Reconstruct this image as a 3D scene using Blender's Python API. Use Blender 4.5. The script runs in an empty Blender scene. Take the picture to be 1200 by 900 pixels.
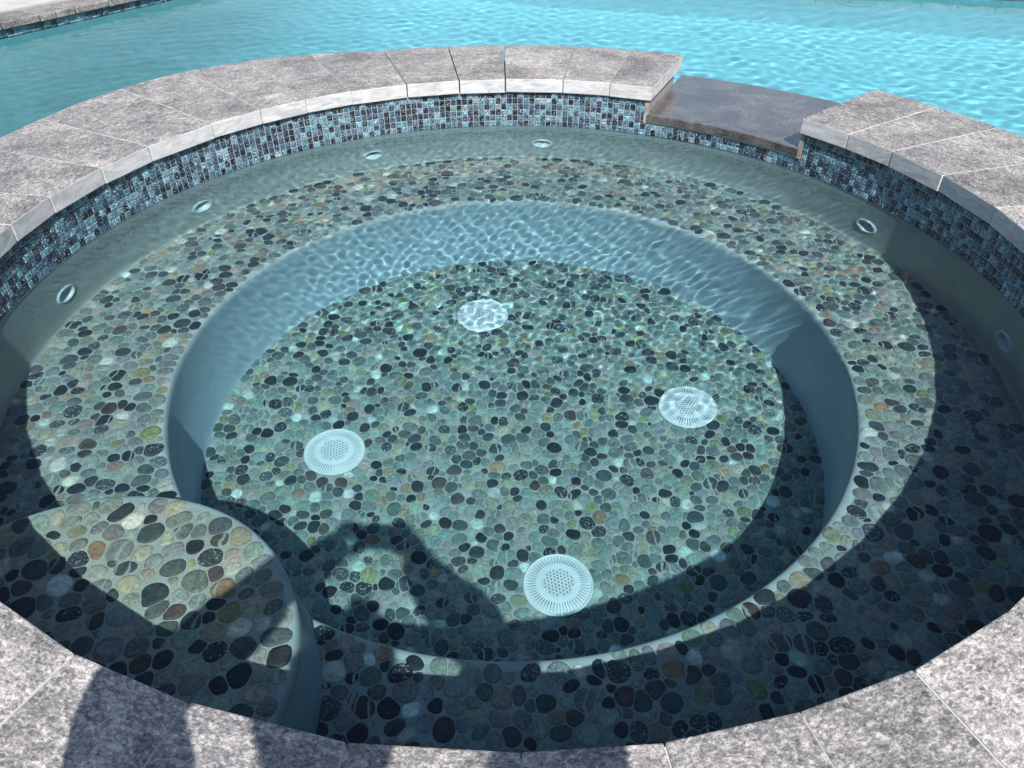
import bpy, bmesh, math, random
import numpy as np
from mathutils import Vector, Matrix, noise

R = math.radians
rng = np.random.default_rng(11)
random.seed(5)
SC = bpy.context.scene
COL = SC.collection

# ------------------------------------------------------------------ camera, sky, sun, exposure
CAM = np.array([0.0, -2.012385, 1.03647])
PITCH, ROLL, FPX = -0.66486, -0.00451, 901.0
fw = np.array([0.0, math.cos(PITCH), math.sin(PITCH)])
rt0 = np.array([1.0, 0, 0]); up0 = np.cross(rt0, fw)
rt = math.cos(ROLL) * rt0 + math.sin(ROLL) * up0
up = -math.sin(ROLL) * rt0 + math.cos(ROLL) * up0
cam = bpy.data.cameras.new('camera'); camo = bpy.data.objects.new('camera', cam); COL.objects.link(camo)
cam.sensor_width = 36; cam.lens = FPX / 1200 * 36; cam.clip_start = 0.01; cam.clip_end = 2000
camo.matrix_world = Matrix(((rt[0], up[0], -fw[0], CAM[0]), (rt[1], up[1], -fw[1], CAM[1]), (rt[2], up[2], -fw[2], CAM[2]), (0, 0, 0, 1)))
SC.camera = camo

SUN_AZ, SUN_EL = R(283), R(48.1)          # direction towards the sun
w = bpy.data.worlds.new("World"); SC.world = w; w.use_nodes = True
sky = w.node_tree.nodes.new('ShaderNodeTexSky'); sky.sky_type = 'NISHITA'; sky.sun_disc = False
sky.sun_elevation = SUN_EL; sky.sun_rotation = math.atan2(math.cos(SUN_AZ), math.sin(SUN_AZ))
w.node_tree.links.new(sky.outputs[0], w.node_tree.nodes['Background'].inputs[0])
w.node_tree.nodes['Background'].inputs[1].default_value = 0.090
sl = bpy.data.lights.new('sun', 'SUN'); sl.energy = 4.8; sl.angle = R(0.53); sl.color = (1.0, .955, .89)
so = bpy.data.objects.new('sun', sl); COL.objects.link(so)
sdir = Vector((math.cos(SUN_AZ) * math.cos(SUN_EL), math.sin(SUN_AZ) * math.cos(SUN_EL), math.sin(SUN_EL)))
so.rotation_euler = sdir.to_track_quat('Z', 'Y').to_euler(); so.location = sdir * 20
sl.cycles.is_caustics_light = True        # sunlight refracts through the real waves onto what lies under water
SC.view_settings.view_transform = 'Standard'; SC.view_settings.look = 'None'
SC.view_settings.exposure = 0.78; SC.view_settings.gamma = 1.0
SC.render.engine = 'CYCLES'
SC.cycles.max_bounces = 10; SC.cycles.transmission_bounces = 8; SC.cycles.diffuse_bounces = 4
SC.cycles.caustics_refractive = True; SC.cycles.caustics_reflective = False
SC.cycles.sample_clamp_indirect = 3.0; SC.cycles.blur_glossy = 0.3
SC.cycles.use_denoising = True

# ------------------------------------------------------------------ dimensions (metres; z = 0 at the top of the spa coping)
RIM = 1.5; WALL = 1.515; ZW = -0.213; ZB = -0.60; ZF = -1.13; RB = 1.053; ZS = -0.34
STEP_C = (-0.882, -1.200); STEP_R = 0.464
ZPW = -0.51; ZPF = -1.75; ZDK = -0.40
GAP0, GAP1 = 40.9, 65.8                    # spillway opening in the coping (degrees)

# ------------------------------------------------------------------ node helpers
def new_mat(name):
    m = bpy.data.materials.new(name); m.use_nodes = True
    return m, m.node_tree, m.node_tree.nodes['Principled BSDF']
def nd(nt, typ, **kw):
    n = nt.nodes.new(typ)
    for k, v in kw.items():
        if k in n.inputs: n.inputs[k].default_value = v
        else: setattr(n, k, v)
    return n
def ramp(nt, src, stops):
    r = nt.nodes.new('ShaderNodeValToRGB'); e = r.color_ramp.elements
    while len(e) < len(stops): e.new(0.5)
    for el, (p, c) in zip(e, stops):
        el.position = p; el.color = (*c, 1) if len(c) == 3 else c
    nt.links.new(src, r.inputs[0]); return r.outputs[0]
def g(v): return (v, v, v)
def mix(nt, fac, a, b, mode='MIX'):
    m = nt.nodes.new('ShaderNodeMix'); m.data_type = 'RGBA'; m.blend_type = mode
    for sock, v in ((m.inputs[0], fac), (m.inputs[6], a), (m.inputs[7], b)):
        if hasattr(v, 'links'): nt.links.new(v, sock)
        elif isinstance(v, (int, float)): sock.default_value = v
        else: sock.default_value = (*v, 1)
    return m.outputs[2]
def math_(nt, op, a, b=None, clamp=False):
    m = nt.nodes.new('ShaderNodeMath'); m.operation = op; m.use_clamp = clamp
    for i, v in enumerate((a, b)):
        if v is None: continue
        if hasattr(v, 'links'): nt.links.new(v, m.inputs[i])
        else: m.inputs[i].default_value = v
    return m.outputs[0]
def pos(nt, scale=(1, 1, 1), obj=False, rnd=0.0, rot=0.0):
    src = nt.nodes.new('ShaderNodeTexCoord').outputs['Object'] if obj else nt.nodes.new('ShaderNodeNewGeometry').outputs['Position']
    mp = nt.nodes.new('ShaderNodeMapping'); mp.inputs['Scale'].default_value = scale; mp.inputs['Rotation'].default_value = (0, 0, rot)
    nt.links.new(src, mp.inputs['Vector'])
    if rnd:
        oi = nt.nodes.new('ShaderNodeObjectInfo')
        nt.links.new(math_(nt, 'MULTIPLY', oi.outputs['Random'], rnd), mp.inputs['Location'])
    return mp.outputs[0]
def noise_n(nt, vec, scale, detail=4, rough=.55, dist=0.0):
    n = nd(nt, 'ShaderNodeTexNoise', Scale=scale, Detail=detail, Roughness=rough, Distortion=dist)
    nt.links.new(vec, n.inputs['Vector']); return n.outputs['Fac']
def bump(nt, b, h, strength=.3, dist=.01):
    n = nd(nt, 'ShaderNodeBump', Strength=strength, Distance=dist); nt.links.new(h, n.inputs['Height'])
    nt.links.new(n.outputs[0], b.inputs['Normal'])

# ------------------------------------------------------------------ materials
def stone_mat(name, dark=1.0, side=True):
    m, nt, b = new_mat(name)
    p = pos(nt, (1, 1, 1), obj=True, rnd=37.0)
    p2 = pos(nt, (1.0, 1.8, 1.0), obj=True, rnd=19.0)
    big = noise_n(nt, p, 4.0, 4, .6, .8)
    streak = noise_n(nt, p2, 22.0, 6, .74, .8)
    fine = noise_n(nt, p2, 88.0, 5, .75, .7)
    pit = noise_n(nt, p, 165.0, 3, .75, .5)
    f = math_(nt, 'ADD', math_(nt, 'MULTIPLY', fine, .56), math_(nt, 'ADD', math_(nt, 'MULTIPLY', streak, .30), math_(nt, 'MULTIPLY', pit, .32)))
    f = math_(nt, 'ADD', f, math_(nt, 'MULTIPLY', math_(nt, 'SUBTRACT', big, .5), .20))
    c = ramp(nt, f, [(.465, (.070 * dark, .076 * dark, .078 * dark)), (.56, (.20 * dark, .194 * dark, .203 * dark)), (.625, (.37 * dark, .36 * dark, .345 * dark)), (.715, (.72 * dark, .665 * dark, .65 * dark))])
    stain = ramp(nt, noise_n(nt, p, 3.1, 3, .5, 1.0), [(.52, g(1)), (.72, (.80, .78, .77))])
    c = mix(nt, 1.0, c, stain, 'MULTIPLY')
    oi = nt.nodes.new('ShaderNodeObjectInfo')
    c = mix(nt, 1.0, c, ramp(nt, oi.outputs['Random'], [(0, (.84, .835, .83)), (.5, (.96, .95, .94)), (1, (1.09, 1.08, 1.07))]), 'MULTIPLY')
    if side:                                   # sawn edges of the stones are smoother and paler than the brushed tops
        sep = nt.nodes.new('ShaderNodeSeparateXYZ'); nt.links.new(nt.nodes.new('ShaderNodeNewGeometry').outputs['True Normal'], sep.inputs[0])
        flat = math_(nt, 'GREATER_THAN', sep.outputs[2], .5)
        sc = ramp(nt, noise_n(nt, pos(nt, (1, 1, 3), obj=True, rnd=11.0), 9.0, 5, .6, 1.5), [(.3, (.30, .30, .31)), (.5, (.42, .42, .43)), (.72, (.55, .55, .55))])
        c = mix(nt, flat, sc, c)
    nt.links.new(c, b.inputs['Base Color']); b.inputs['Roughness'].default_value = .62; b.inputs['Specular IOR Level'].default_value = .35
    bump(nt, b, f, .38, .006)
    return m
M_STONE = stone_mat('brushed_stone', .80)
M_PCOPE = stone_mat('pool_coping_stone', .62, side=False)

def slab_mat():
    m, nt, b = new_mat('wet_slab')
    p = pos(nt); fine = noise_n(nt, p, 160.0, 4, .7); big = noise_n(nt, p, 6.0, 4, .6, .7)
    c = ramp(nt, math_(nt, 'ADD', math_(nt, 'MULTIPLY', fine, .6), math_(nt, 'MULTIPLY', big, .4)), [(.38, (.026, .025, .026)), (.52, (.085, .080, .078)), (.68, (.21, .195, .18))])
    nt.links.new(c, b.inputs['Base Color'])
    nt.links.new(ramp(nt, big, [(.35, g(.07)), (.65, g(.24))]), b.inputs['Roughness'])
    b.inputs['Coat Weight'].default_value = .55; b.inputs['Coat Roughness'].default_value = .05; b.inputs['Coat IOR'].default_value = 1.33
    bump(nt, b, fine, .25, .004); return m
M_SLAB = slab_mat()

def plaster_mat(name, a, bcol, sc=6.0):
    m, nt, b = new_mat(name); p = pos(nt)
    f = math_(nt, 'ADD', math_(nt, 'MULTIPLY', noise_n(nt, p, sc, 5, .6, .8), .6), math_(nt, 'MULTIPLY', noise_n(nt, p, sc * 11, 4, .6), .4))
    nt.links.new(ramp(nt, f, [(.34, a), (.66, bcol)]), b.inputs['Base Color'])
    b.inputs['Roughness'].default_value = .7; b.inputs['Specular IOR Level'].default_value = .15
    bump(nt, b, f, .12, .004); return m
M_WALL = plaster_mat('grey_plaster', (.42, .42, .41), (.53, .53, .515))
M_RISER = plaster_mat('blue_grey_plaster', (.335, .42, .475), (.42, .51, .565))
M_LIP = plaster_mat('pale_lip_plaster', (.37, .36, .35), (.54, .52, .50), 16.0)
M_MORTAR = plaster_mat('pale_mortar', (.36, .355, .34), (.55, .54, .52), 25.0)
M_POOL = plaster_mat('pool_plaster', (.62, .70, .70), (.76, .82, .82), 2.0)
M_POOL_REFL = plaster_mat('reflection_toned_plaster', (.25, .27, .235), (.38, .40, .35), 3.0)
def blend_refl_tone():                       # dull reflections put into the plaster's colour on the left, fading rightwards
    nt = M_POOL_REFL.node_tree; b = nt.nodes['Principled BSDF']; src = b.inputs['Base Color'].links[0].from_socket
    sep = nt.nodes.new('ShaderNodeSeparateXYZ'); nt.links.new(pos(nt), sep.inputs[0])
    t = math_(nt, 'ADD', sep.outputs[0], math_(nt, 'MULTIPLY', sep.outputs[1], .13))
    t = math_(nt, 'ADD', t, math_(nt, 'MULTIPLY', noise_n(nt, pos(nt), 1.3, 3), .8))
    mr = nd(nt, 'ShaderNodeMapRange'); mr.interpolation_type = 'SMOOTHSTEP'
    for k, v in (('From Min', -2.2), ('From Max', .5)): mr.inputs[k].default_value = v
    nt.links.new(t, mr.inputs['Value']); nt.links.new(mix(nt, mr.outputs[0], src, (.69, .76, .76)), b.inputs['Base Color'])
blend_refl_tone()
M_PIER = plaster_mat('pier_render', (.15, .14, .13), (.34, .32, .29), 22.0)
M_TGROUT = plaster_mat('tile_grout', (.19, .21, .22), (.36, .37, .38), 25.0)
M_DECK = plaster_mat('deck_concrete', (.33, .325, .315), (.45, .44, .425), 5.0)
M_LAND = plaster_mat('far_land', (.10, .115, .06), (.20, .20, .12), .4)

def grout_mat(nm, tn):
    m, nt, b = new_mat(nm); p = pos(nt)
    fine = noise_n(nt, p, 330.0, 3, .7); big = noise_n(nt, p, 9.0, 4, .6)
    c = ramp(nt, math_(nt, 'ADD', math_(nt, 'MULTIPLY', fine, .7), math_(nt, 'MULTIPLY', big, .3)), [(.33, (.17, .175, .165)), (.52, (.33, .335, .315)), (.72, (.54, .54, .51))])
    c = mix(nt, 1.0, c, tn, 'MULTIPLY')
    nt.links.new(c, b.inputs['Base Color']); b.inputs['Roughness'].default_value = .8; b.inputs['Specular IOR Level'].default_value = .1
    bump(nt, b, fine, .35, .003); return m
M_GROUT = grout_mat('pebble_grout', (1.08, 1.04, 1.0)); M_SGROUT = grout_mat('warmed_step_grout', (1.48, 1.20, 1.06))  # second grout: colour warmed and brightened to offset the water tint over the step

def pebble_mat():
    m, nt, b = new_mat('pebble_stone')
    at = nd(nt, 'ShaderNodeAttribute', attribute_name='tint'); p = pos(nt)
    off = nt.nodes.new('ShaderNodeVectorMath'); off.operation = 'ADD'
    comb = nt.nodes.new('ShaderNodeCombineXYZ'); nt.links.new(math_(nt, 'MULTIPLY', at.outputs['Alpha'], 50.0), comb.inputs[2])
    nt.links.new(p, off.inputs[0]); nt.links.new(comb.outputs[0], off.inputs[1]); v = off.outputs[0]
    n1 = noise_n(nt, v, 42.0, 5, .65, 1.2); n2 = noise_n(nt, v, 230.0, 4, .7)
    sh = ramp(nt, math_(nt, 'ADD', math_(nt, 'MULTIPLY', n1, .55), math_(nt, 'MULTIPLY', n2, .45)), [(.34, g(.45)), (.5, g(1.0)), (.66, g(1.65))])
    c = mix(nt, 1.0, at.outputs['Color'], sh, 'MULTIPLY')
    # pale flecks on some stones, pale veins on others
    sp = math_(nt, 'MULTIPLY', math_(nt, 'GREATER_THAN', noise_n(nt, v, 185.0, 2, .5), .61), math_(nt, 'GREATER_THAN', at.outputs['Alpha'], .72))
    wv = nd(nt, 'ShaderNodeTexWave', Scale=9.0, Distortion=6.0, Detail=3.0); wv.inputs['Detail Scale'].default_value = 1.4
    nt.links.new(v, wv.inputs['Vector'])
    vn = math_(nt, 'MULTIPLY', math_(nt, 'GREATER_THAN', wv.outputs['Fac'], .93), math_(nt, 'LESS_THAN', at.outputs['Alpha'], .12))
    c = mix(nt, math_(nt, 'MULTIPLY', math_(nt, 'ADD', sp, vn, True), .62), c, (.46, .45, .41))
    nt.links.new(c, b.inputs['Base Color'])
    b.inputs['Roughness'].default_value = .45; b.inputs['Specular IOR Level'].default_value = .12
    bump(nt, b, n2, .15, .002); return m
M_PEB = pebble_mat()

def tile_mat():
    m, nt, b = new_mat('glass_tile')
    at = nd(nt, 'ShaderNodeAttribute', attribute_name='tint'); p = pos(nt)
    sw = noise_n(nt, p, 85.0, 4, .65, 2.2); fl = noise_n(nt, p, 125.0, 4, .65, 2.0)
    c = mix(nt, ramp(nt, sw, [(.46, g(0)), (.62, g(1))]), mix(nt, 1.0, at.outputs['Color'], (.14, .15, .20), 'MULTIPLY'), at.outputs['Color'])
    c = mix(nt, ramp(nt, fl, [(.59, g(0)), (.65, g(.85))]), c, (.62, .74, .76))
    nt.links.new(c, b.inputs['Base Color']); b.inputs['Roughness'].default_value = .10; b.inputs['Specular IOR Level'].default_value = .75
    bump(nt, b, sw, .25, .002); return m
M_TILE = tile_mat()

def plain(name, c, rough=.5, spec=.3):
    m, nt, b = new_mat(name); p = pos(nt, obj=True)
    nt.links.new(mix(nt, noise_n(nt, p, 14.0, 4), tuple(x * .88 for x in c), tuple(min(1, x * 1.08) for x in c)), b.inputs['Base Color'])
    b.inputs['Roughness'].default_value = rough; b.inputs['Specular IOR Level'].default_value = spec; return m
M_WHITE = plain('white_plastic', (.72, .73, .73), .45)
M_GREYP = plain('grey_plastic', (.45, .47, .47), .4)
M_DARK = plain('dark_hollow', (.035, .04, .042), .7)
M_SKIN = plain('skin', (.42, .26, .19), .55); M_HAIR = plain('brown_hair', (.05, .032, .022), .6)
M_SHIRT = plain('blue_cotton', (.12, .20, .33), .9, .1); M_SHORT = plain('khaki_cotton', (.28, .24, .17), .9, .1)
M_PHONE = plain('phone_metal', (.06, .06, .07), .35); M_GLASSY = plain('phone_screen', (.01, .01, .012), .1, .6)
M_EYE = plain('eye_white', (.75, .74, .72), .25)

def water_mat(name, tint):
    m = bpy.data.materials.new(name); m.use_nodes = True; nt = m.node_tree; nt.nodes.clear()
    out = nt.nodes.new('ShaderNodeOutputMaterial')
    rf = nd(nt, 'ShaderNodeBsdfRefraction', IOR=1.333, Roughness=0.0, Color=(*tint, 1))
    gl = nd(nt, 'ShaderNodeBsdfGlossy', Roughness=0.0)
    fr = nd(nt, 'ShaderNodeFresnel', IOR=1.333); mx = nt.nodes.new('ShaderNodeMixShader')
    nt.links.new(fr.outputs[0], mx.inputs[0]); nt.links.new(rf.outputs[0], mx.inputs[1]); nt.links.new(gl.outputs[0], mx.inputs[2])
    nt.links.new(mx.outputs[0], out.inputs['Surface']); return m
M_SPAW = water_mat('spa_water', (.715, .935, .990)); M_POOLW = water_mat('pool_water', (.46, .845, .925))

# ------------------------------------------------------------------ object helpers
def tag(o, label=None, cat=None, group=None, kind=None):
    if label: o['label'] = label
    if cat: o['category'] = cat
    if group: o['group'] = group
    if kind: o['kind'] = kind
    return o
def link(name, me, mat=None, parent=None, loc=None, under=True):
    if mat and not me.materials: me.materials.append(mat)
    o = bpy.data.objects.new(name, me); COL.objects.link(o)
    if parent: o.parent = parent
    if loc is not None: o.location = loc
    if under: o.cycles.is_caustics_receiver = True
    return o
def empty(name, loc=(0, 0, 0)):
    o = bpy.data.objects.new(name, None); COL.objects.link(o); o.location = loc; o.empty_display_size = .1; return o
def mesh(name, v, f, smooth=False):
    me = bpy.data.meshes.new(name); me.from_pydata([tuple(x) for x in v], [], [tuple(x) for x in f])
    if smooth: me.shade_smooth()
    me.update(); return me
def lathe(name, prof, n, c=(0, 0), a0=0.0, a1=360.0, close=False, smooth=True, cap=False):
    """revolve a profile of (r, z) about a vertical axis through c"""
    full = abs(a1 - a0 - 360) < 1e-6; k = n if full else n + 1; v = []; f = []
    for i in range(k):
        a = R(a0 + (a1 - a0) * i / n)
        for r, z in prof: v.append((c[0] + r * math.cos(a), c[1] + r * math.sin(a), z))
    L = len(prof); m = L if close else L - 1
    for i in range(n):
        i2 = (i + 1) % k
        for j in range(m):
            j2 = (j + 1) % L; f.append((i * L + j, i2 * L + j, i2 * L + j2, i * L + j2))
    if cap and not full:
        f.append(tuple(range(L))); f.append(tuple(reversed(range(n * L, n * L + L))))
    me = mesh(name, v, f, smooth)
    return me
def fix(me):
    bm = bmesh.new(); bm.from_mesh(me); bmesh.ops.recalc_face_normals(bm, faces=bm.faces); bm.to_mesh(me); bm.free(); return me
def set_tint(me, cols):
    """one RGBA per vertex"""
    at = me.color_attributes.new('tint', 'FLOAT_COLOR', 'POINT'); at.data.foreach_set('color', np.asarray(cols, dtype=np.float32).ravel())
def ccw(a): return a % 360

def px_of(P):
    v = np.asarray(P, float) - CAM; d = v @ fw
    return np.stack([600 + FPX * (v @ rt) / d, 450 - FPX * (v @ up) / d, d], -1)

# ------------------------------------------------------------------ water waves (sum of small sine waves)
def waves(x, y, seed, lmin, lmax, n, amp, power=1.5, aniso=None):
    r = np.random.default_rng(seed); z = np.zeros_like(x); tot = 0
    for i in range(n):
        lam = math.exp(r.uniform(math.log(lmin), math.log(lmax))); a = r.uniform(0, 2 * math.pi) if aniso is None else r.normal(aniso[0], aniso[1])
        k = 2 * math.pi / lam; am = lam ** power; tot += am * am * .5
        z += am * np.sin(k * (x * math.cos(a) + y * math.sin(a)) + r.uniform(0, 6.28))
    return z * (amp / math.sqrt(tot))
def smooth01(x, a, b):
    t = np.clip((x - a) / (b - a), 0, 1); return t * t * (3 - 2 * t)

# ------------------------------------------------------------------ the setting: land, deck, pool
E0 = Vector((-3.91, 4.31)); ED = Vector((.547, .837)); EN = Vector((-.837, .547))     # left edge of the pool
F0 = Vector((3.44, 5.74)); F1 = Vector((4.53, 5.43)); FD = (F1 - F0).normalized()       # far edge
def isect(p, d, q, e):
    det = d.x * (-e.y) + e.x * d.y; s = ((q.x - p.x) * (-e.y) + e.x * (q.y - p.y)) / det; return p + d * s
PB = isect(E0, ED, F0, FD); PC = isect(F0, FD, Vector((8.5, 0)), Vector((0, 1)))
PD = Vector((8.5, -.7)); PA = isect(E0, ED, Vector((0, -.7)), Vector((1, 0)))
POLY = [PA, PB, PC, PD]
def scaled(poly, s, far=None):
    c = sum(poly, Vector((0, 0))) / 4
    return [c + (q - c) * s for q in poly]
def ring_sheet(name, inner, outer, z, mat, **kw):
    v = [(q.x, q.y, z) for q in inner] + [(q.x, q.y, z) for q in outer]; f = []
    for i in range(4):
        j = (i + 1) % 4; f.append((i, j, 4 + j, 4 + i))
    return tag(link(name, fix(mesh(name, v, f)), mat), **kw)
def offs(poly, d):
    """move every edge of the pool polygon outwards by d"""
    n = len(poly); out = []
    c = sum(poly, Vector((0, 0))) / n; ln = []
    for i in range(n):
        a, b = poly[i], poly[(i + 1) % n]; t = (b - a).normalized(); nn = Vector((t.y, -t.x))
        if nn.dot(a - c) < 0: nn = -nn
        ln.append((a + nn * d, t))
    for i in range(n): out.append(isect(*ln[i - 1], *ln[i]))
    return out
DECKIN = offs(POLY, .31); DECKIN[0] = Vector((DECKIN[0].x, -.7)); DECKIN[3] = Vector((DECKIN[3].x, -.7)); DECKOUT = offs(POLY, 9.0); LANDOUT = offs(POLY, 700.0)
def deck_mesh():
    v = []; f = []
    for q in DECKIN: v += [(q.x, q.y, ZDK - .004), (q.x, q.y, ZDK - .12)]
    for q in DECKOUT: v += [(q.x, q.y, ZDK - .004), (q.x, q.y, ZDK - .12)]
    for i in range(4):
        j = (i + 1) % 4
        if i < 3: f += [(2 * i, 2 * j, 8 + 2 * j, 8 + 2 * i), (2 * i, 2 * i + 1, 2 * j + 1, 2 * j)]
        f += [(8 + 2 * i, 8 + 2 * j, 9 + 2 * j, 9 + 2 * i)]
    # the near side runs round the outside of the raised spa
    b = len(v); arc = [R(a) for a in range(211, 331, 5)]
    arc = [math.atan2(-.7, -math.sqrt(1.96 ** 2 - .49)) + 2 * math.pi] + [a for a in arc if 1.96 * math.sin(a) < -.75] + [math.atan2(-.7, math.sqrt(1.96 ** 2 - .49)) + 2 * math.pi]
    v += [(1.96 * math.cos(a), 1.96 * math.sin(a), ZDK - .004) for a in arc]
    n = len(arc)
    f.append((14, 8, 0) + tuple(range(b, b + n)) + (6,))
    return fix(mesh('deck', v, f))
tag(link('deck', deck_mesh(), M_DECK, under=False), kind='structure', label='pale concrete pool deck beyond the dark stone pool edge')
ring_sheet('ground', offs(POLY, 8.9), LANDOUT, ZDK - .06, M_LAND, kind='structure', label='open land around the pool deck')

# pool basin floor
def grid_mesh(name, x0, x1, y0, y1, step, zfun, keep=None):
    nx = int(round((x1 - x0) / step)) + 1; ny = int(round((y1 - y0) / step)) + 1
    X, Y = np.meshgrid(np.linspace(x0, x1, nx), np.linspace(y0, y1, ny)); jr = np.random.default_rng(77); X = X + jr.uniform(-.3, .3, X.shape) * step; Y = Y + jr.uniform(-.3, .3, X.shape) * step; Z = zfun(X, Y)
    idx = np.arange(nx * ny).reshape(ny, nx)
    q = np.stack([idx[:-1, :-1], idx[:-1, 1:], idx[1:, 1:], idx[1:, :-1]], -1).reshape(-1, 4)
    if keep is not None:
        kx = (X[:-1, :-1] + X[1:, 1:]).ravel() / 2; ky = (Y[:-1, :-1] + Y[1:, 1:]).ravel() / 2; q = q[keep(kx, ky)]
    used = np.unique(q); remap = np.full(nx * ny, -1); remap[used] = np.arange(len(used))
    P = np.stack([X.ravel(), Y.ravel(), Z.ravel()], -1)[used]; q = remap[q]
    me = bpy.data.meshes.new(name); me.vertices.add(len(P)); me.vertices.foreach_set('co', P.astype(np.float32).ravel())
    me.loops.add(q.size); me.loops.foreach_set('vertex_index', q.astype(np.int32).ravel())
    me.polygons.add(len(q)); me.polygons.foreach_set('loop_start', np.arange(0, q.size, 4, dtype=np.int32))
    me.update(calc_edges=True); me.validate(); me.shade_smooth(); return me
def in_poly(x, y, grow=0.0):
    ok = np.ones_like(x, bool); P = offs(POLY, grow) if grow else POLY; c = sum(P, Vector((0, 0))) / 4
    for i in range(4):
        a, b = P[i], P[(i + 1) % 4]; s = (b.x - a.x) * (c.y - a.y) - (b.y - a.y) * (c.x - a.x)
        ok &= ((b.x - a.x) * (y - a.y) - (b.y - a.y) * (x - a.x)) * s >= 0
    return ok
def pf(x, y): return ZPF + .80 * (1 - smooth01(x + .13 * y, -3.2, .6)) - .25 * smooth01(x, 1, 6)
tag(link('pool_floor', grid_mesh('pool_floor', -8.2, 9.0, -.9, 9.5, .1, pf, lambda x, y: in_poly(x, y, .12) & (x * x + y * y > 1.7 ** 2)), M_POOL_REFL), kind='structure', label='pale plaster floor of the swimming pool under turquoise water')
def pool_wave(x, y):
    return ZPW + waves(x, y, 3, .085, .18, 46, .00030, 1.2) + waves(x, y, 4, .35, 1.2, 14, .0008, 1.0)
pw = link('pool_water', grid_mesh('pool_water', -6.2, 8.9, -.9, 8.9, .026, pool_wave, lambda x, y: in_poly(x, y, .05) & (x * x + y * y > 1.86 ** 2)), M_POOLW, under=False)
pw.cycles.is_caustics_caster = True
tag(pw, kind='structure', label='rippled turquoise water of the swimming pool behind the spa')

# pool wall: plaster sides with a row of tiles under the coping
def pool_wall():
    v = []; f = []; P = offs(POLY, .025)
    for q in P: v += [(q.x, q.y, -.445), (q.x, q.y, -2.1)]
    for i in range(4):
        j = (i + 1) % 4
        if i < 3: f.append((2 * i, 2 * i + 1, 2 * j + 1, 2 * j))
    for s, k in ((1, 2 * 3), (-1, 0)):                 # the near side stops at the spa
        b = len(v); v += [(s * 1.83, P[0].y, -.445), (s * 1.83, P[0].y, -2.1)]; f.append((k, k + 1, b + 1, b))
    return mesh('pool_wall', v, f)
pwall = tag(link('pool_wall', pool_wall(), M_POOL), 'swimming pool wall with one row of blue glass tiles under the coping', 'pool wall')
TILE_COLS = [((.22, .46, .53), 5), ((.15, .31, .39), 5), ((.32, .50, .55), 2), ((.075, .19, .28), 4.5), ((.035, .078, .150), 6), ((.014, .030, .065), 5.5), ((.007, .013, .028), 3.5)]
tw_ = np.array([q[1] for q in TILE_COLS]); tw_ = tw_ / tw_.sum()
def tile_colour(): 
    c = np.array(TILE_COLS[rng.choice(len(TILE_COLS), p=tw_)][0]); return np.append(np.clip(c * rng.uniform(.8, 1.2), 0, 1), rng.random())
def tile_geo(size, proud):
    h = size / 2; c = h - size * .10
    v = np.array([(-h, 0, -h), (h, 0, -h), (h, 0, h), (-h, 0, h), (-c, proud, -c), (c, proud, -c), (c, proud, c), (-c, proud, c)])
    f = [(4, 7, 6, 5), (0, 4, 5, 1), (1, 5, 6, 2), (2, 6, 7, 3), (3, 7, 4, 0)]
    return v, f                             # local +y faces the viewer of the tile
pts = []
for (p0, d, n0, s0, s1) in ((E0 + EN * .022, ED, -EN, -4.5, 4.0), (F0 + Vector((-FD.y, FD.x)) * .022, FD, -Vector((-FD.y, FD.x)), -6.0, 6.5)):
    k = int((s1 - s0) / .052)
    for i in range(k):
        for zc in (-.476, -.528): pts.append((p0 + d * (s0 + .052 * i), n0, zc))
def place_tiles(name, pts, size, parent, single):
    """pts: (xy, inward normal, z). the first SINGLE of them become one object each, the rest one mesh"""
    gv, gf = tile_geo(size, .003); V = []; F = []; C = []
    for k, (xy, n, z) in enumerate(pts):
        t = Vector((n.y, -n.x)); tl = rng.normal(0, .018, 2)
        loc = np.stack([gv[:, 0] * t.x + gv[:, 1] * n.x, gv[:, 0] * t.y + gv[:, 1] * n.y, gv[:, 2]], -1)
        loc[4:, :2] += np.array([n.x, n.y]) * (gv[4:, 0:1] * tl[0] + gv[4:, 2:3] * tl[1])
        col = tile_colour()
        if k < single:
            me = mesh(name, loc, gf); set_tint(me, np.tile(col, (8, 1))); link(name, me, M_TILE, parent, (xy.x, xy.y, z), under=False)
        else:
            b = len(V); V += list(loc + np.array([xy.x, xy.y, z])); F += [tuple(b + q for q in ff) for ff in gf]; C += [col] * 8
    if V:
        me = mesh(name + '_field', V, F); set_tint(me, C); return tag(link(name + '_field', me, M_TILE, parent, under=False), kind='stuff')
def tile_rank(q):
    P = px_of([(q[0].x, q[0].y, q[2])])[0]; vis = -12 < P[0] < 1212 and -12 < P[1] < 912
    face = -(q[0].x - CAM[0]) * q[1].x - (q[0].y - CAM[1]) * q[1].y
    return -(1.0 / P[2] if vis and face > 0 and P[2] > 0 else 0)
pts.sort(key=tile_rank); place_tiles('pool_tile', pts, .050, pwall, 70)

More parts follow.
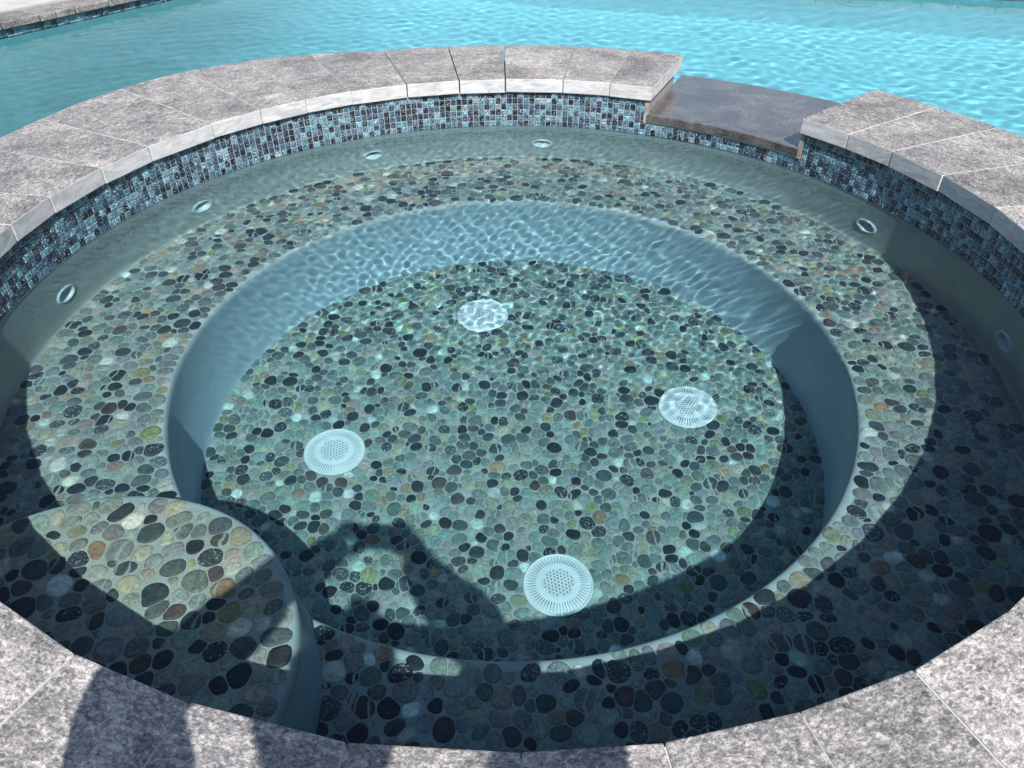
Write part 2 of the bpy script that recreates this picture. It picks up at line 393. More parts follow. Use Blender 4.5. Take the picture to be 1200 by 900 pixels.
# pool coping stones along the left and far edge
pcope = tag(empty('pool_coping', (E0.x, E0.y, ZDK)), 'dark taupe stone coping with rough edge along the far side of the swimming pool', 'coping')
def box_mesh(name, dx, dy, dz, bev=.006, seed=0):
    bm = bmesh.new(); bmesh.ops.create_cube(bm, size=1); bmesh.ops.scale(bm, vec=(dx, dy, dz), verts=bm.verts)
    bmesh.ops.bevel(bm, geom=list(bm.edges), offset=bev, segments=1, affect='EDGES')
    r = random.Random(seed)
    for v in bm.verts: v.co += Vector((r.uniform(-1, 1), r.uniform(-1, 1), r.uniform(-1, 1))) * .0025
    me = bpy.data.meshes.new(name); bm.to_mesh(me); bm.free(); return me
pc_mesh = [box_mesh('coping_stone', .302, .30, .055, .008, s) for s in range(5)]
def pcoping(p0, d, n, s0, s1):
    k = int((s1 - s0) / .308)
    for i in range(k):
        q = p0 + d * (s0 + .308 * (i + .5)) + n * .14
        o = link('coping_stone', pc_mesh[i % 5], M_PCOPE, pcope, under=False)
        o.location = (q.x - E0.x, q.y - E0.y, -.0275 + random.uniform(-.002, .002)); o.rotation_euler = (0, 0, math.atan2(d.y, d.x))
FN = Vector((-FD.y, FD.x))
LE = (PB - E0).dot(ED)
pcoping(E0, ED, EN, -4.6, LE)
pcoping(PB, FD, FN, .1, (PC - PB).dot(FD))

# ------------------------------------------------------------------ spa wall: plaster, pier body, mosaic band
JETS = [171.9, 145.1, 114.4, 84.5, 26.3, -3.0]; ZJ = -.437
def drilled_wall():
    """plaster cylinder with a round socket hole for every jet"""
    hole = .0405; n = 40; v = []; f = []; da = math.degrees(.07 / WALL)
    def P(a, z): return (WALL * math.cos(R(a)), WALL * math.sin(R(a)), z)
    cuts = sorted(a % 360 for a in JETS)
    for k, a in enumerate(cuts):
        nx = cuts[(k + 1) % len(cuts)] + (360 if k == len(cuts) - 1 else 0)
        m = max(2, int((nx - a - 2 * da) / 2)); b = len(v)      # plain wall up to the next jet
        for i in range(m + 1):
            aa = a + da + (nx - a - 2 * da) * i / m; v += [P(aa, -.2185), P(aa, ZJ - .07)]
        f += [(b + 2 * i, b + 2 * i + 2, b + 2 * i + 3, b + 2 * i + 1) for i in range(m)]
        b = len(v); v += [P(a - da, -.2185), P(a, -.2185), P(a + da, -.2185), P(a - da, ZJ + .07), P(a, ZJ + .07), P(a + da, ZJ + .07)]
        f += [(b, b + 1, b + 4, b + 3), (b + 1, b + 2, b + 5, b + 4)]
        b = len(v)                                            # square plate with the hole
        for i in range(n):
            t = 2 * math.pi * i / n; c, q = math.cos(t), math.sin(t); e = .07 / max(abs(c), abs(q))
            v += [P(a + math.degrees(e * c / WALL), ZJ + e * q), P(a + math.degrees(hole * c / WALL), ZJ + hole * q)]
        f += [(b + 2 * i, b + 2 * ((i + 1) % n), b + 2 * ((i + 1) % n) + 1, b + 2 * i + 1) for i in range(n)]
    b = len(v); prof = [(WALL, ZJ - .07), (WALL, -.58), (WALL - .002, -.593), (WALL - .008, ZB - .003)]
    for i in range(180):
        for r, z in prof: v.append((r * math.cos(R(2 * i)), r * math.sin(R(2 * i)), z))
    for i in range(180):
        for j in range(3): f.append((b + i * 4 + j, b + ((i + 1) % 180) * 4 + j, b + ((i + 1) % 180) * 4 + j + 1, b + i * 4 + j + 1))
    return mesh('spa_wall', v, f, True)
swall = tag(link('spa_wall', drilled_wall(), M_WALL),
            'round grey plaster spa wall with blue glass mosaic band at the waterline', 'spa wall')
lathe_body = [(WALL + .002, -.0585), (WALL + .002, -.2185), (WALL + .07, -.23), (WALL + .07, -2.1), (1.985, -2.1), (1.985, -.0585)]
link('outer_wall', fix(lathe('outer_wall', lathe_body, 150, a0=66.6, a1=400.2, close=True, smooth=False, cap=True)), M_PIER, swall)
low = [(WALL + .002, -.157), (WALL + .002, -.2185), (WALL + .07, -.23), (WALL + .07, -2.1), (1.985, -2.1), (1.985, -.157)]
link('outer_wall', fix(lathe('outer_wall', low, 14, a0=40.2, a1=66.6, close=True, smooth=False)), M_PIER, swall)
PITCH_T = .0254; NT = int(round(2 * math.pi * WALL / PITCH_T)); pts = []
for row in range(6):
    z = -.0755 - row * PITCH_T
    for i in range(NT):
        a = 360.0 * i / NT
        if GAP0 - .8 < a < 67.0 and row < 4: continue
        ar = R(a); rr = WALL - .0005
        pts.append((Vector((rr * math.cos(ar), rr * math.sin(ar))), Vector((-math.cos(ar), -math.sin(ar))), z))
pts.sort(key=tile_rank); place_tiles('mosaic_tile', pts, .0228, swall, 300)
# grout behind the tiles
link('tile_grout', fix(lathe('tile_grout', [(WALL - .0002, -.0585), (WALL - .0002, -.2165)], 200, a0=67.0, a1=399.8)), M_TGROUT, swall, under=False)
link('tile_grout', fix(lathe('tile_grout', [(WALL - .0002, -.159), (WALL - .0002, -.2165)], 20, a0=39.8, a1=67.0)), M_TGROUT, swall, under=False)
link('waterline_bead', fix(lathe('waterline_bead', [(WALL - .0005, -.2155), (WALL - .0035, -.2185), (WALL - .0005, -.2225)], 200)), M_MORTAR, swall)

# ------------------------------------------------------------------ spa coping stones
cope = tag(empty('spa_coping'), 'raised ring of mottled grey stone coping around the round spa', 'coping')
near = [-116.2, -108.1, -98.8, -89.6, -82.1, -74.3, -66.7]
joints = [66.0, 73.2, 81.1, 90.9, 98.7, 107.6, 117.0, 124.7, 132.3, 140.5, 151.3, 159.6, 168.9, 176.4]
joints += [176.4 + (243.8 - 176.4) * i / 8 for i in range(1, 8)] + [a + 360 for a in near]
joints += [293.3 + (366.9 - 293.3) * i / 9 for i in range(1, 9)] + [366.9, 376.5, 385.3, 392.8, 400.7]
OUT_R = [(60, 2.04), (108, 2.06), (114, 2.11), (124, 2.185), (134, 2.21), (144, 2.165), (157, 2.06), (170, 2.045), (430, 2.04)]
def out_r(a): return float(np.interp(a, [q[0] for q in OUT_R], [q[1] for q in OUT_R]))
def coping_stone(a0, a1, seed):
    r = random.Random(seed); mid = (a0 + a1) / 2; gap = .0026 if 79 < mid < 110 else r.uniform(.0006, .0016); push = r.uniform(-.003, .002) if 0 < mid % 360 < 180 else r.uniform(-.0006, .0006)
    c = Vector((math.cos(R(mid)), math.sin(R(mid)))) * 1.77
    P = []
    for (a, rr) in ((a0, RIM), (a1, RIM), (a1, out_r(a1)), ((a0 + a1) / 2, out_r(mid) + .004), (a0, out_r(a0))):
        s = 0 if a == mid else (1 if a == a0 else -1)
        q = Vector((math.cos(R(a)), math.sin(R(a)))) * (rr + r.uniform(-.0015, .0015) + (push if rr < 1.6 else 0))
        q += Vector((-math.sin(R(a)), math.cos(R(a)))) * s * gap; P.append(q)
    bm = bmesh.new(); t = Vector((math.cos(R(mid)), math.sin(R(mid))))
    ca, sa = math.cos(-R(mid) + math.pi / 2), math.sin(-R(mid) + math.pi / 2)
    L = [Vector(((q - c).x * ca - (q - c).y * sa, (q - c).x * sa + (q - c).y * ca)) for q in P]
    top = [bm.verts.new((q.x, q.y, 0)) for q in L]; bot = [bm.verts.new((q.x, q.y, -.058)) for q in L]
    n = len(L); bm.faces.new(top); bm.faces.new(bot[::-1])
    for i in range(n): bm.faces.new((top[i], bot[i], bot[(i + 1) % n], top[(i + 1) % n]))
    bmesh.ops.recalc_face_normals(bm, faces=bm.faces)
    bmesh.ops.bevel(bm, geom=[e for e in bm.edges], offset=.0028, segments=2, affect='EDGES', profile=.6)
    me = bpy.data.meshes.new('coping_stone'); bm.to_mesh(me); bm.free()
    o = link('coping_stone', me, M_STONE, cope, under=False)
    o.location = (c.x, c.y, r.uniform(-.0015, .0008)); o.rotation_euler = (r.uniform(-.0015, .0015), r.uniform(-.0015, .0015), R(mid) - math.pi / 2)
for i in range(len(joints) - 1): coping_stone(joints[i], joints[i + 1], i)
link('mortar', fix(lathe('mortar', [(RIM + .006, -.004), (RIM + .006, -.0575), (2.0, -.0575), (2.0, -.004)], 160, a0=112.0, a1=400.2, close=True, smooth=False, cap=True)), M_MORTAR, cope, under=False)

# ------------------------------------------------------------------ spillway slab
def spill():
    bm = bmesh.new(); n = 26; r = random.Random(3); ring = []
    for k, (rr, z) in enumerate(((1.500, -.122), (1.503, -.152), (1.55, -.156), (2.135, -.156), (2.14, -.1215), (1.507, -.120))):
        row = []
        for i in range(n + 1):
            a = R(GAP0 - .5 + (66.5 - GAP0 + .5) * i / n); j = r.uniform(-.0035, .0035) if k in (0, 1) else 0
            row.append(bm.verts.new(((rr + j) * math.cos(a), (rr + j) * math.sin(a), z + (r.uniform(-.002, .002) if k in (0, 1, 5) and k != 5 else 0))))
        ring.append(row)
    m = len(ring)
    for k in range(m):
        for i in range(n): bm.faces.new((ring[k][i], ring[k][i + 1], ring[(k + 1) % m][i + 1], ring[(k + 1) % m][i]))
    bm.faces.new([ring[k][0] for k in range(m)]); bm.faces.new([ring[k][n] for k in range(m)][::-1])
    bmesh.ops.recalc_face_normals(bm, faces=bm.faces); me = bpy.data.meshes.new('spillway'); bm.to_mesh(me); bm.free(); return me
spw = tag(link('spillway', spill(), M_SLAB, under=False), 'wet dark stone spillway slab lying lower between the two coping ends', 'spillway')
link('mortar', fix(lathe('mortar', [(1.5045, -.1515), (WALL - .004, -.160), (WALL + .01, -.160)], 26, a0=GAP0 - .4, a1=66.4)), M_MORTAR, spw, under=False)

for a in (66.75, 40.25):
    link('mortar_strip', fix(lathe('mortar_strip', [(WALL - .004, -.060), (WALL - .006, -.11), (WALL - .0075, -.160), (WALL + .01, -.162), (WALL + .01, -.060)], 4, a0=a - .35, a1=a + .35, close=True, smooth=False, cap=True)), M_PIER, swall, under=False)

# ------------------------------------------------------------------ pebble packing
PEB = [((.034, .039, .045), 14), ((.066, .074, .078), 11), ((.12, .13, .124), 12), ((.205, .21, .198), 20), ((.20, .225, .20), 10), ((.26, .27, .24), 11), ((.29, .255, .19), 8),
       ((.48, .46, .40), 3.2), ((.31, .20, .13), 2.2), ((.085, .066, .064), 4), ((.34, .26, .23), 4), ((.22, .21, .11), .8), ((.58, .58, .55), 1.2)]
pw_ = np.array([q[1] for q in PEB]); pw_ = pw_ / pw_.sum(); PEBC = np.array([q[0] for q in PEB])

def scatter(inside, box, dmin, seed, relax=2):
    r = np.random.default_rng(seed); cell = dmin / 1.4142; grid = {}; P = []
    area = (box[1] - box[0]) * (box[3] - box[2])
    for _ in range(int(area / (dmin * dmin) * 26)):
        x, y = r.uniform(box[0], box[1]), r.uniform(box[2], box[3])
        if not inside(x, y): continue
        i, j = int(x // cell), int(y // cell); ok = True
        for a in range(i - 2, i + 3):
            for b in range(j - 2, j + 3):
                q = grid.get((a, b))
                if q is not None and (q[0] - x) ** 2 + (q[1] - y) ** 2 < dmin * dmin: ok = False; break
            if not ok: break
        if ok: grid[(i, j)] = (x, y); P.append((x, y))
    return np.array(P)

NSEG = 16; TH = np.arange(48) * 2 * np.pi / 48
def shapes(P, dmin, limits, seed):
    """rounded, tightly packed pebble outlines; LIMITS(x, y) gives half-planes (nx, ny, distance) that bound a pebble"""
    r = np.random.default_rng(seed); wgt = r.normal(0, dmin * .23, len(P)); cell = dmin * 2.6; grid = {}
    for k, (x, y) in enumerate(P): grid.setdefault((int(x // cell), int(y // cell)), []).append(k)
    out = []
    for k, (x, y) in enumerate(P):
        i, j = int(x // cell), int(y // cell)
        nb = [q for a in (i - 1, i, i + 1) for b in (j - 1, j, j + 1) for q in grid.get((a, b), ()) if q != k]
        d = P[nb] - P[k]; L = np.hypot(d[:, 0], d[:, 1]); s = L < cell; d, L = d[s], L[s]; ww = wgt[np.array(nb)[s]]
        dist = np.maximum(L / 2 + (wgt[k] - ww) * .5, dmin * .22); nx, ny = d[:, 0] / L, d[:, 1] / L
        for (a, b, c) in limits(x, y): nx = np.append(nx, a); ny = np.append(ny, b); dist = np.append(dist, max(c, dmin * .2))
        cs = np.cos(TH)[:, None] * nx + np.sin(TH)[:, None] * ny
        rad = np.where(cs > .05, dist / np.maximum(cs, .05), 9).min(1) - dmin * .035
        rad = np.minimum(rad, dmin * 1.0)
        X, Y = rad * np.cos(TH), rad * np.sin(TH); cx, cy = X.mean(), Y.mean()
        C = np.cov(np.stack([X - cx, Y - cy])); ev, evec = np.linalg.eigh(C); ang = math.atan2(evec[1, 1], evec[0, 1])
        s1, s2 = math.sqrt(max(ev[1], 1e-8) * 2), math.sqrt(max(ev[0], 1e-8) * 2)
        f = r.uniform(.92, 1.10); A, B = s1 * f * r.uniform(1.0, 1.12), s2 * f * r.uniform(.88, 1.05)
        # ellipse about the cell's centre, cut by the cell
        e = np.stack([A * np.cos(TH), B * np.sin(TH)], -1); ca, sa = math.cos(ang), math.sin(ang)
        e = np.stack([e[:, 0] * ca - e[:, 1] * sa, e[:, 0] * sa + e[:, 1] * ca], -1) + (cx, cy)
        ea = np.arctan2(e[:, 1], e[:, 0]); er = np.hypot(e[:, 0], e[:, 1]); o = np.argsort(ea)
        er2 = np.interp(TH, np.concatenate([ea[o] - 2 * np.pi, ea[o], ea[o] + 2 * np.pi, ea[o] + 4 * np.pi]), np.tile(er[o], 4))
        rr = np.minimum(rad, er2); 
        for _ in range(4): rr = (np.roll(rr, 1) + rr * 2 + np.roll(rr, -1)) / 4
        th = np.arange(NSEG) * 2 * np.pi / NSEG; out.append(np.interp(th, np.append(TH, 2 * np.pi), np.append(rr, rr[0])))
    return out
def pebble_geo(rad, h):
    th = np.arange(NSEG) * 2 * np.pi / NSEG; c, s = np.cos(th), np.sin(th); V = []
    for k, z in ((1.0, -.0015), (.94, h * .66), (.66, h)): V += [(rad[i] * k * c[i], rad[i] * k * s[i], z) for i in range(NSEG)]
    V.append((0, 0, h * 1.06)); F = []
    for q in range(2):
        for i in range(NSEG): j = (i + 1) % NSEG; F.append((q * NSEG + i, q * NSEG + j, (q + 1) * NSEG + j, (q + 1) * NSEG + i))
    for i in range(NSEG): F.append((2 * NSEG + i, 2 * NSEG + (i + 1) % NSEG, 3 * NSEG))
    return V, F
def lay_pebbles(P, rads, z, parent, vis, seed, single=300, hue=(1, 1, 1)):  # hue puts the water's tint by depth into the stone colours
    r = np.random.default_rng(seed)
    ap = np.column_stack([P, np.full(len(P), ZW + (z - ZW) * .66)]); q = px_of(ap)
    t = -CAM[2] / (ap[:, 2] - CAM[2]); hit = CAM + (ap - CAM) * t[:, None]
    see = (q[:, 0] > -10) & (q[:, 0] < 1210) & (q[:, 1] < 905) & ((np.hypot(hit[:, 0], hit[:, 1]) < 1.5) | (hit[:, 1] > 0)) & vis(P[:, 0], P[:, 1])
    order = np.argsort(np.where(see, q[:, 2] / np.array([x.mean() for x in rads]), 1e9))
    V = []; F = []; C = []
    for n, k in enumerate(order):
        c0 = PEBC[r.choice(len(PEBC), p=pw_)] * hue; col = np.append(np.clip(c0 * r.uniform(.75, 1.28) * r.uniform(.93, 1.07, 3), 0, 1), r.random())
        v, f = pebble_geo(rads[k], .0030 * r.uniform(.6, 1.4))
        if n < single and see[k]:
            me = mesh('pebble', v, f, True); set_tint(me, np.tile(col, (len(v), 1)))
            link('pebble', me, M_PEB, parent, (P[k, 0], P[k, 1], z))
        else:
            b = len(V); V += [(a[0] + P[k, 0], a[1] + P[k, 1], a[2] + z) for a in v]; F += [tuple(b + i for i in ff) for ff in f]; C += [col] * len(v)
    if V:
        me = mesh('pebble_bed', V, F, True); set_tint(me, C); tag(link('pebble_bed', me, M_PEB, parent), kind='stuff')

# floor
sfloor = tag(link('spa_floor', fix(lathe('spa_floor', [(0.0005, ZF), (.5, ZF), (RB + .03, ZF)], 96)), M_GROUT), kind='structure', label='sunken round spa floor of multicoloured river pebbles set in grout')
DR = [(-.118, .649), (-.606, -.087), (.630, .119), (.133, -.598)]
DM = .0290
def lim_floor(x, y):
    r = math.hypot(x, y) or 1e-6; L = [(x / r, y / r, RB - .004 - r)] if r > RB - .12 else []
    for (a, b) in DR:
        d = math.hypot(a - x, b - y)
        if d < .22: L.append(((a - x) / d, (b - y) / d, d - .100))
    return L
def free_floor(x, y): return x * x + y * y < (RB - .018) ** 2 and all((x - a) ** 2 + (y - b) ** 2 > .115 ** 2 for a, b in DR)
Pf = scatter(free_floor, (-1.06, 1.06, -1.06, 1.06), DM, 21)
lay_pebbles(Pf, shapes(Pf, DM, lim_floor, 1), ZF, sfloor, lambda x, y: (y > -.80) & (np.hypot(x - STEP_C[0], y - STEP_C[1]) > .9), 31, hue=(.86, 1.05, 1.03))  # teal veil of the deep water painted into the floor stones

# bench
sbench = tag(link('spa_bench', fix(lathe('spa_bench', [(RB + .024, ZB), (1.3, ZB), (WALL + .02, ZB)], 128)), M_GROUT), 'circular underwater bench paved with river pebbles around the sunken floor', 'bench')
link('bench_riser', fix(lathe('bench_riser', [(RB + .002, ZB - .028), (RB, ZB - .06), (RB, ZF + .02), (RB - .012, ZF - .003)], 160)), M_RISER, sbench)
link('bench_lip', fix(lathe('bench_lip', [(RB + .032, ZB + .0004), (RB + .022, ZB + .0012), (RB + .012, ZB - .0008), (RB + .005, ZB - .009), (RB + .002, ZB - .029)], 160)), M_LIP, sbench)
def in_step(x, y, m): return (x - STEP_C[0]) ** 2 + (y - STEP_C[1]) ** 2 < (STEP_R + m) ** 2
def lim_bench(x, y):
    r = math.hypot(x, y); L = []
    if r > WALL - .12: L.append((x / r, y / r, WALL - .003 - r))
    if r < RB + .15: L.append((-x / r, -y / r, r - RB - .010))
    return L
Pb = scatter(lambda x, y: (RB + .028) ** 2 < x * x + y * y < (WALL - .019) ** 2 and not in_step(x, y, -.02), (-1.52, 1.52, -1.52, 1.52), .0305, 22)
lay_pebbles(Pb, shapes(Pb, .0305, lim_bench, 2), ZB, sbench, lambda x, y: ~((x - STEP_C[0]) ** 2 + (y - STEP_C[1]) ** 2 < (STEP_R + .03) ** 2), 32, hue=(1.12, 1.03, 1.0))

# step
def step_mesh():
    v = []; f = []; n = 96; prof = [(.020, 0.0003), (.011, -.0006), (.004, -.007), (0, -.02), (-.004, -.1), (-.016, ZB - ZS - .01), (-.022, ZB - ZS - .02)]
    prof = [(STEP_R - a, ZS + b) for a, b in prof] + [(STEP_R + .022, ZF + .1)]
    return lathe('spa_step', prof, n, c=STEP_C)
sstep = tag(link('spa_step', fix(step_mesh()), M_LIP), 'rounded pebble topped entry step just under the water beside the near coping', 'step')
top = [(.0005, ZS), (.2, ZS), (STEP_R - .018, ZS)]
link('step_top', fix(lathe('step_top', top, 64, c=STEP_C)), M_SGROUT, sstep)
link('step_side', fix(lathe('step_side', [(STEP_R + .0015, ZS - .03), (STEP_R + .005, ZS - .1), (STEP_R + .018, ZB - .0), (STEP_R + .024, ZB - .03)], 96, c=STEP_C)), M_RISER, sstep)
def lim_step(x, y):
    L = []; r = math.hypot(x, y); d = math.hypot(x - STEP_C[0], y - STEP_C[1]) or 1e-6
    if r > WALL - .15: L.append((x / r, y / r, WALL - .012 - r))
    if d > STEP_R - .15: L.append(((x - STEP_C[0]) / d, (y - STEP_C[1]) / d, STEP_R - .010 - d))
    return L
Ps = scatter(lambda x, y: x * x + y * y < (WALL - .03) ** 2 and in_step(x, y, -.030), (-1.4, -.35, -1.5, -.7), .0335, 23)
lay_pebbles(Ps, shapes(Ps, .0335, lim_step, 3), ZS, sstep, lambda x, y: x < 9, 33, hue=(1.58, 1.24, 1.08))  # stones warmed and brightened where shallow water would tint them less

# ------------------------------------------------------------------ spa water
def spa_wave(x, y):
    c = smooth01(y + .25 * x, -.75, .55); m = .30 + .70 * c
    return ZW + (.04 + .96 * c) * waves(x, y, 7, .026, .070, 60, .000078, 1.5) + m * waves(x, y, 8, .12, .34, 24, .00014, 1.4) + waves(x, y, 9, .4, 1.1, 10, .0005, 1.0)
sw = link('spa_water', grid_mesh('spa_water', -1.53, 1.53, -1.53, 1.53, .0048, spa_wave, lambda x, y: x * x + y * y < 1.524 ** 2), M_SPAW, under=False)
sw.cycles.is_caustics_caster = True
tag(sw, kind='structure', label='clear rippled water filling the round spa')

# ------------------------------------------------------------------ drain covers
def cover_parts():
    """domed round cover: plate of hexagonal holes, radial ribs, rim"""
    s = .0066; hole = .0040; rad_in = .056; V = []; F = []; cells = []
    for i in range(-12, 13):
        for j in range(-12, 13):
            x = s * (1.5 * i); y = s * math.sqrt(3) * (j + i / 2.0)
            if math.hypot(x, y) < rad_in: cells.append((x, y))
    dome = lambda r: .020 - .016 * (r / .1) ** 2
    starr = lambda x, y: math.hypot(x, y) < .041 + .012 * abs(math.cos(3 * math.atan2(y, x)))
    for (x, y) in cells:
        z = dome(math.hypot(x, y)); b = len(V)
        for k in range(6): a = math.pi / 3 * k; V.append((x + s * math.cos(a), y + s * math.sin(a), z))
        if starr(x, y):
            for k in range(6): a = math.pi / 3 * k; V.append((x + hole * math.cos(a), y + hole * math.sin(a), z))
            for k in range(6): a = math.pi / 3 * k; V.append((x + hole * math.cos(a), y + hole * math.sin(a), z - .006))
            for k in range(6):
                l = (k + 1) % 6; F.append((b + k, b + l, b + 6 + l, b + 6 + k)); F.append((b + 6 + k, b + 6 + l, b + 12 + l, b + 12 + k))
        else: F.append(tuple(b + k for k in range(6)))
    plate = mesh('hole_plate', V, F)
    prof = [(.0565, dome(.0565) - .0006), (.066, dome(.066))]
    collar = lathe('collar', [(.048, dome(.05) - .0012)] + prof, 64)
    bm = bmesh.new(); n = 56
    for k in range(n):
        a = 2 * math.pi * k / n; hw = .0021
        rows = []
        for r, z in ((.064, dome(.064)), (.080, dome(.080)), (.094, dome(.094)), (.101, .001)):
            t = Vector((-math.sin(a), math.cos(a))); o = Vector((math.cos(a), math.sin(a))) * r; ww = hw * (.8 + r / .1 * .45)
            rows.append([bm.verts.new((o.x + t.x * ww, o.y + t.y * ww, z)), bm.verts.new((o.x - t.x * ww, o.y - t.y * ww, z)),
                         bm.verts.new((o.x - t.x * ww, o.y - t.y * ww, z - .006)), bm.verts.new((o.x + t.x * ww, o.y + t.y * ww, z - .006))])
        for q in range(3):
            for e in range(4): bm.faces.new((rows[q][e], rows[q][(e + 1) % 4], rows[q + 1][(e + 1) % 4], rows[q + 1][e]))
    bmesh.ops.recalc_face_normals(bm, faces=bm.faces); ribs = bpy.data.meshes.new('rib_ring'); bm.to_mesh(ribs); bm.free()
    rim = fix(lathe('rim', [(.097, .0005), (.098, .006), (.1015, .0062), (.104, .001)], 72))
    sump = lathe('sump', [(.0005, -.001), (.06, .0015), (.099, .001)], 48)
    return plate, fix(collar), ribs, rim, sump
cp = cover_parts()
DL = ['white domed drain cover near the far side of the sunken pebble floor', 'white domed drain cover straight beyond the pebble topped entry step',
      'white domed drain cover on the floor at the side opposite the step', 'white domed drain cover nearest the viewer, below the near bench lip']
for (x, y), lb in zip(DR, DL):
    t = tag(empty('drain_cover', (x, y, ZF + .0045)), lb, 'drain cover', 'round drain covers on the spa floor'); t.rotation_euler = (0, 0, random.uniform(0, 6))
    for nm, me, mt in zip(('hole_plate', 'collar', 'rib_ring', 'rim', 'sump'), cp, (M_WHITE, M_WHITE, M_WHITE, M_WHITE, M_WHITE)): link(nm, me, mt, t)

# ------------------------------------------------------------------ wall jets
jr = lathe('rim', [(.0375, -.004), (.038, .0045), (.041, .0065), (.047, .005), (.0505, -.0015)], 44)
jc = lathe('socket', [(.0385, -.002), (.0345, -.014), (.029, -.025), (.022, -.028)], 40)
jh = lathe('nozzle', [(.0225, -.0278), (.018, -.022), (.013, -.020), (.0105, -.021), (.010, -.036), (.0005, -.037)], 32)
for m_ in (jr, jc, jh): fix(m_)
JL = [(171.9, 'white wall jet nearest the step on the sunlit wall'), (145.1, 'second white wall jet along from the step side'), (114.4, 'third white wall jet, left of the far middle of the wall'),
      (84.5, 'white wall jet in the far middle under the mosaic band'), (26.3, 'white wall jet below the coping end by the spillway, at the shadow edge'), (-3.0, 'white wall jet in the shade on the right wall')]
for a, lb in JL:
    o = tag(empty('wall_jet', ((WALL - .0005) * math.cos(R(a)), (WALL - .0005) * math.sin(R(a)), ZJ)), lb, 'jet', 'white jets around the spa wall')
    o.rotation_euler = Vector((-math.cos(R(a)), -math.sin(R(a)), 0)).to_track_quat('Z', 'Y').to_euler()
    for nm, me, mt in (('rim', jr, M_WHITE), ('socket', jc, M_WHITE), ('nozzle', jh, M_GREYP)): link(nm, me, mt, o)

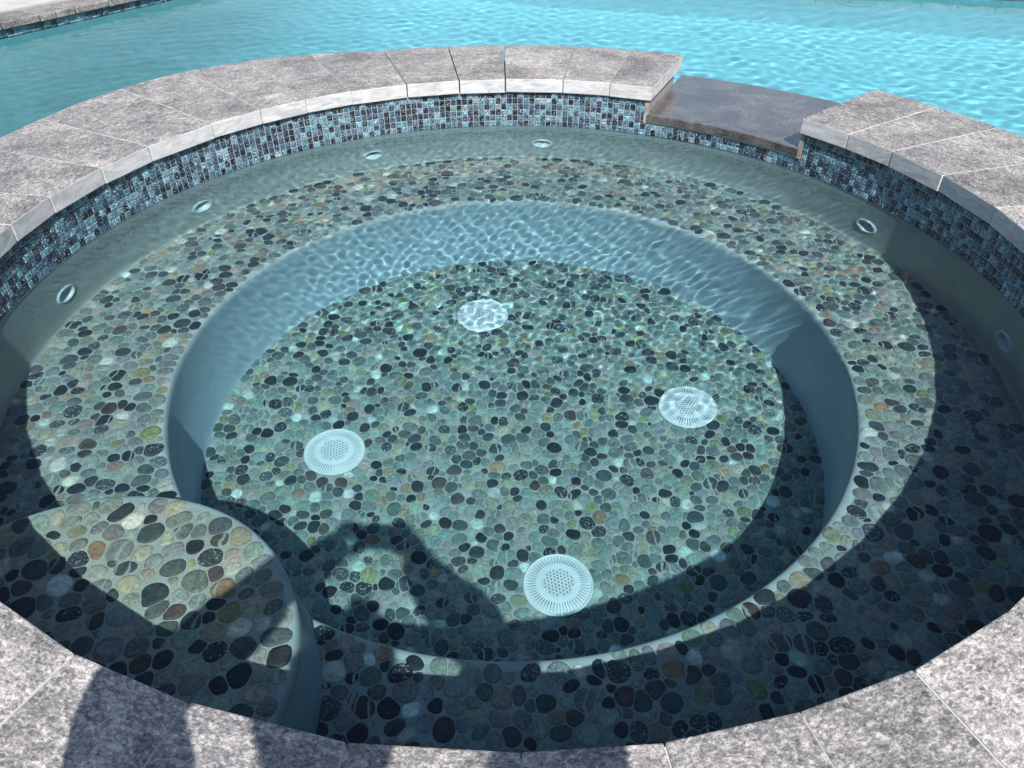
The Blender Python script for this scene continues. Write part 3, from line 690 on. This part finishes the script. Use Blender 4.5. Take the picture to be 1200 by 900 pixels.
# ------------------------------------------------------------------ the photographer, whose shadow falls into the spa
def skin_mesh(name, V, E, rad, sub=2):
    me = bpy.data.meshes.new(name); me.from_pydata(V, E, []); o = bpy.data.objects.new(name, me); COL.objects.link(o)
    md = o.modifiers.new('skin', 'SKIN'); md.use_smooth_shade = True
    s = o.modifiers.new('sub', 'SUBSURF'); s.levels = sub; s.render_levels = sub
    for i, r in enumerate(rad):
        sv = me.skin_vertices[0].data[i]; sv.radius = r if isinstance(r, tuple) else (r, r); sv.use_root = i == 0
    bpy.context.view_layer.update(); dg = bpy.context.evaluated_depsgraph_get()
    res = bpy.data.meshes.new_from_object(o.evaluated_get(dg)); bpy.data.objects.remove(o); res.name = name; res.shade_smooth(); return res
def person():
    V = []; E = []; Rr = []
    def add(p, r, par=None):
        V.append(tuple(p)); Rr.append(r)
        if par is not None: E.append((par, len(V) - 1))
        return len(V) - 1
    pel = add((-.03, -2.64, .42), (.165, .125)); wst = add((-.03, -2.63, .60), (.145, .11), pel); ch = add((-.035, -2.58, .77), (.165, .115), wst)
    nb = add((-.035, -2.54, .895), (.08, .07), ch); nk = add((-.037, -2.48, .98), .056, nb)
    jaw = add((-.038, -2.435, 1.04), (.066, .074), nk); hd = add((-.038, -2.425, 1.11), (.090, .095), jaw); add((-.044, -2.43, 1.185), (.072, .074), hd)
    for s, sh, el, wr in ((-1, (-.23, -2.50, .85), (-.372, -2.19, .80), (-.225, -2.085, .985)), (1, (.16, -2.50, .85), (.225, -2.20, .78), (.060, -2.085, .985))):
        a = add(sh, .085, nb); e = add(el, .082 if s < 0 else .092, a)
        e = add((el[0] + s * .012, el[1] + .045, el[2] + .050), .080 if s < 0 else .090, e)
        m = add(tuple((np.array(el) * .48 + np.array(wr) * .52) + np.array((s * .018, 0, .012))), .072 if s < 0 else .086, e); wv = add(wr, .056, m)
        # palm and fingers close round the end of the phone
        px = -.130 if s < 0 else .030
        pal = add((px + s * .022, -2.064, 1.025), (.056, .028), wv)
        for k in range(4):
            zz = 1.080 - .018 * k; ln = (.9, 1.0, .95, .8)[k]
            f1 = add((px + s * .030 * ln, -2.040 - .004 * k, zz), .0098, pal); f2 = add((px + s * .004, -2.030, zz + .004), .0092, f1); add((px - s * .026 * ln, -2.034, zz + .006), .0080, f2)
        t1 = add((px + s * .010, -2.076, 1.012), .012, pal); add((px - s * .030, -2.074, 1.022), .010, t1)
    for s in (-1, 1):
        hp = add((-.03 + s * .095, -2.63, .34), .095, pel); k = add((-.03 + s * .11, -2.58, -.01), .058, hp)
        c = add((-.03 + s * .11, -2.62, -.12), .056, k); an = add((-.03 + s * .115, -2.66, -.335), .036, c); add((-.03 + s * .14, -2.52, -.368), (.042, .028), an)
    add((-.038, -2.325, 1.095), .013, hd)                                   # nose
    for s in (-1, 1): add((-.038 + s * .086, -2.43, 1.10), (.012, .02), hd)  # ears
    me = skin_mesh('person', V, E, Rr)
    p = tag(link('person', me, M_SKIN, under=False), 'person behind the near coping holding up a phone, casting a shadow into the spa', 'person')
    def clothing(name, keep, off, mat):
        bm = bmesh.new(); bm.from_mesh(me); bm.normal_update()
        dead = [f for f in bm.faces if not keep(f.calc_center_median())]; bmesh.ops.delete(bm, geom=dead, context='FACES')
        for v in bm.verts: v.co += v.normal * off
        m2 = bpy.data.meshes.new(name); bm.to_mesh(m2); bm.free(); m2.materials.clear(); m2.shade_smooth(); link(name, m2, mat, p, under=False)
    clothing('shirt', lambda c: .44 < c.z < .955 and c.y < -2.12, .009, M_SHIRT)
    clothing('shorts', lambda c: .06 < c.z < .50, .012, M_SHORT)
    clothing('hair', lambda c: c.z > 1.04 and (c.y < -2.43 or c.z > 1.165), .012, M_HAIR)
    for s in (-1, 1):
        bm = bmesh.new(); bmesh.ops.create_icosphere(bm, subdivisions=2, radius=.012); m3 = bpy.data.meshes.new('eye'); bm.to_mesh(m3); bm.free(); link('eye', m3, M_EYE, p, (-.038 + s * .031, -2.345, 1.118), under=False)
    bm = bmesh.new(); bmesh.ops.create_icosphere(bm, subdivisions=2, radius=.02); bmesh.ops.scale(bm, vec=(1, .35, .3), verts=bm.verts); m4 = bpy.data.meshes.new('mouth'); bm.to_mesh(m4); bm.free()
    link('mouth', m4, plain('lip', (.35, .14, .12)), p, (-.038, -2.352, 1.050), under=False)
person()
ph = tag(empty('phone'), 'dark phone held level in both hands above the near coping', 'phone')
ctr = Vector(CAM) - Vector(fw) * .012 - Vector(rt) * .055 - Vector(up) * .018
ph.matrix_world = Matrix(((rt[0], up[0], -fw[0], ctr[0]), (rt[1], up[1], -fw[1], ctr[1]), (rt[2], up[2], -fw[2], ctr[2]), (0, 0, 0, 1)))
link('phone_body', box_mesh('phone_body', .150, .073, .008, .003), M_PHONE, ph, under=False)
link('phone_screen', box_mesh('phone_screen', .144, .067, .0012, .0004), M_GLASSY, ph, (0, 0, .0046), under=False)
link('lens_ring', lathe('lens_ring', [(.004, .0), (.004, -.0025), (.007, -.0025), (.0085, 0)], 24), M_GREYP, ph, (.055, .018, -.0038), under=False)
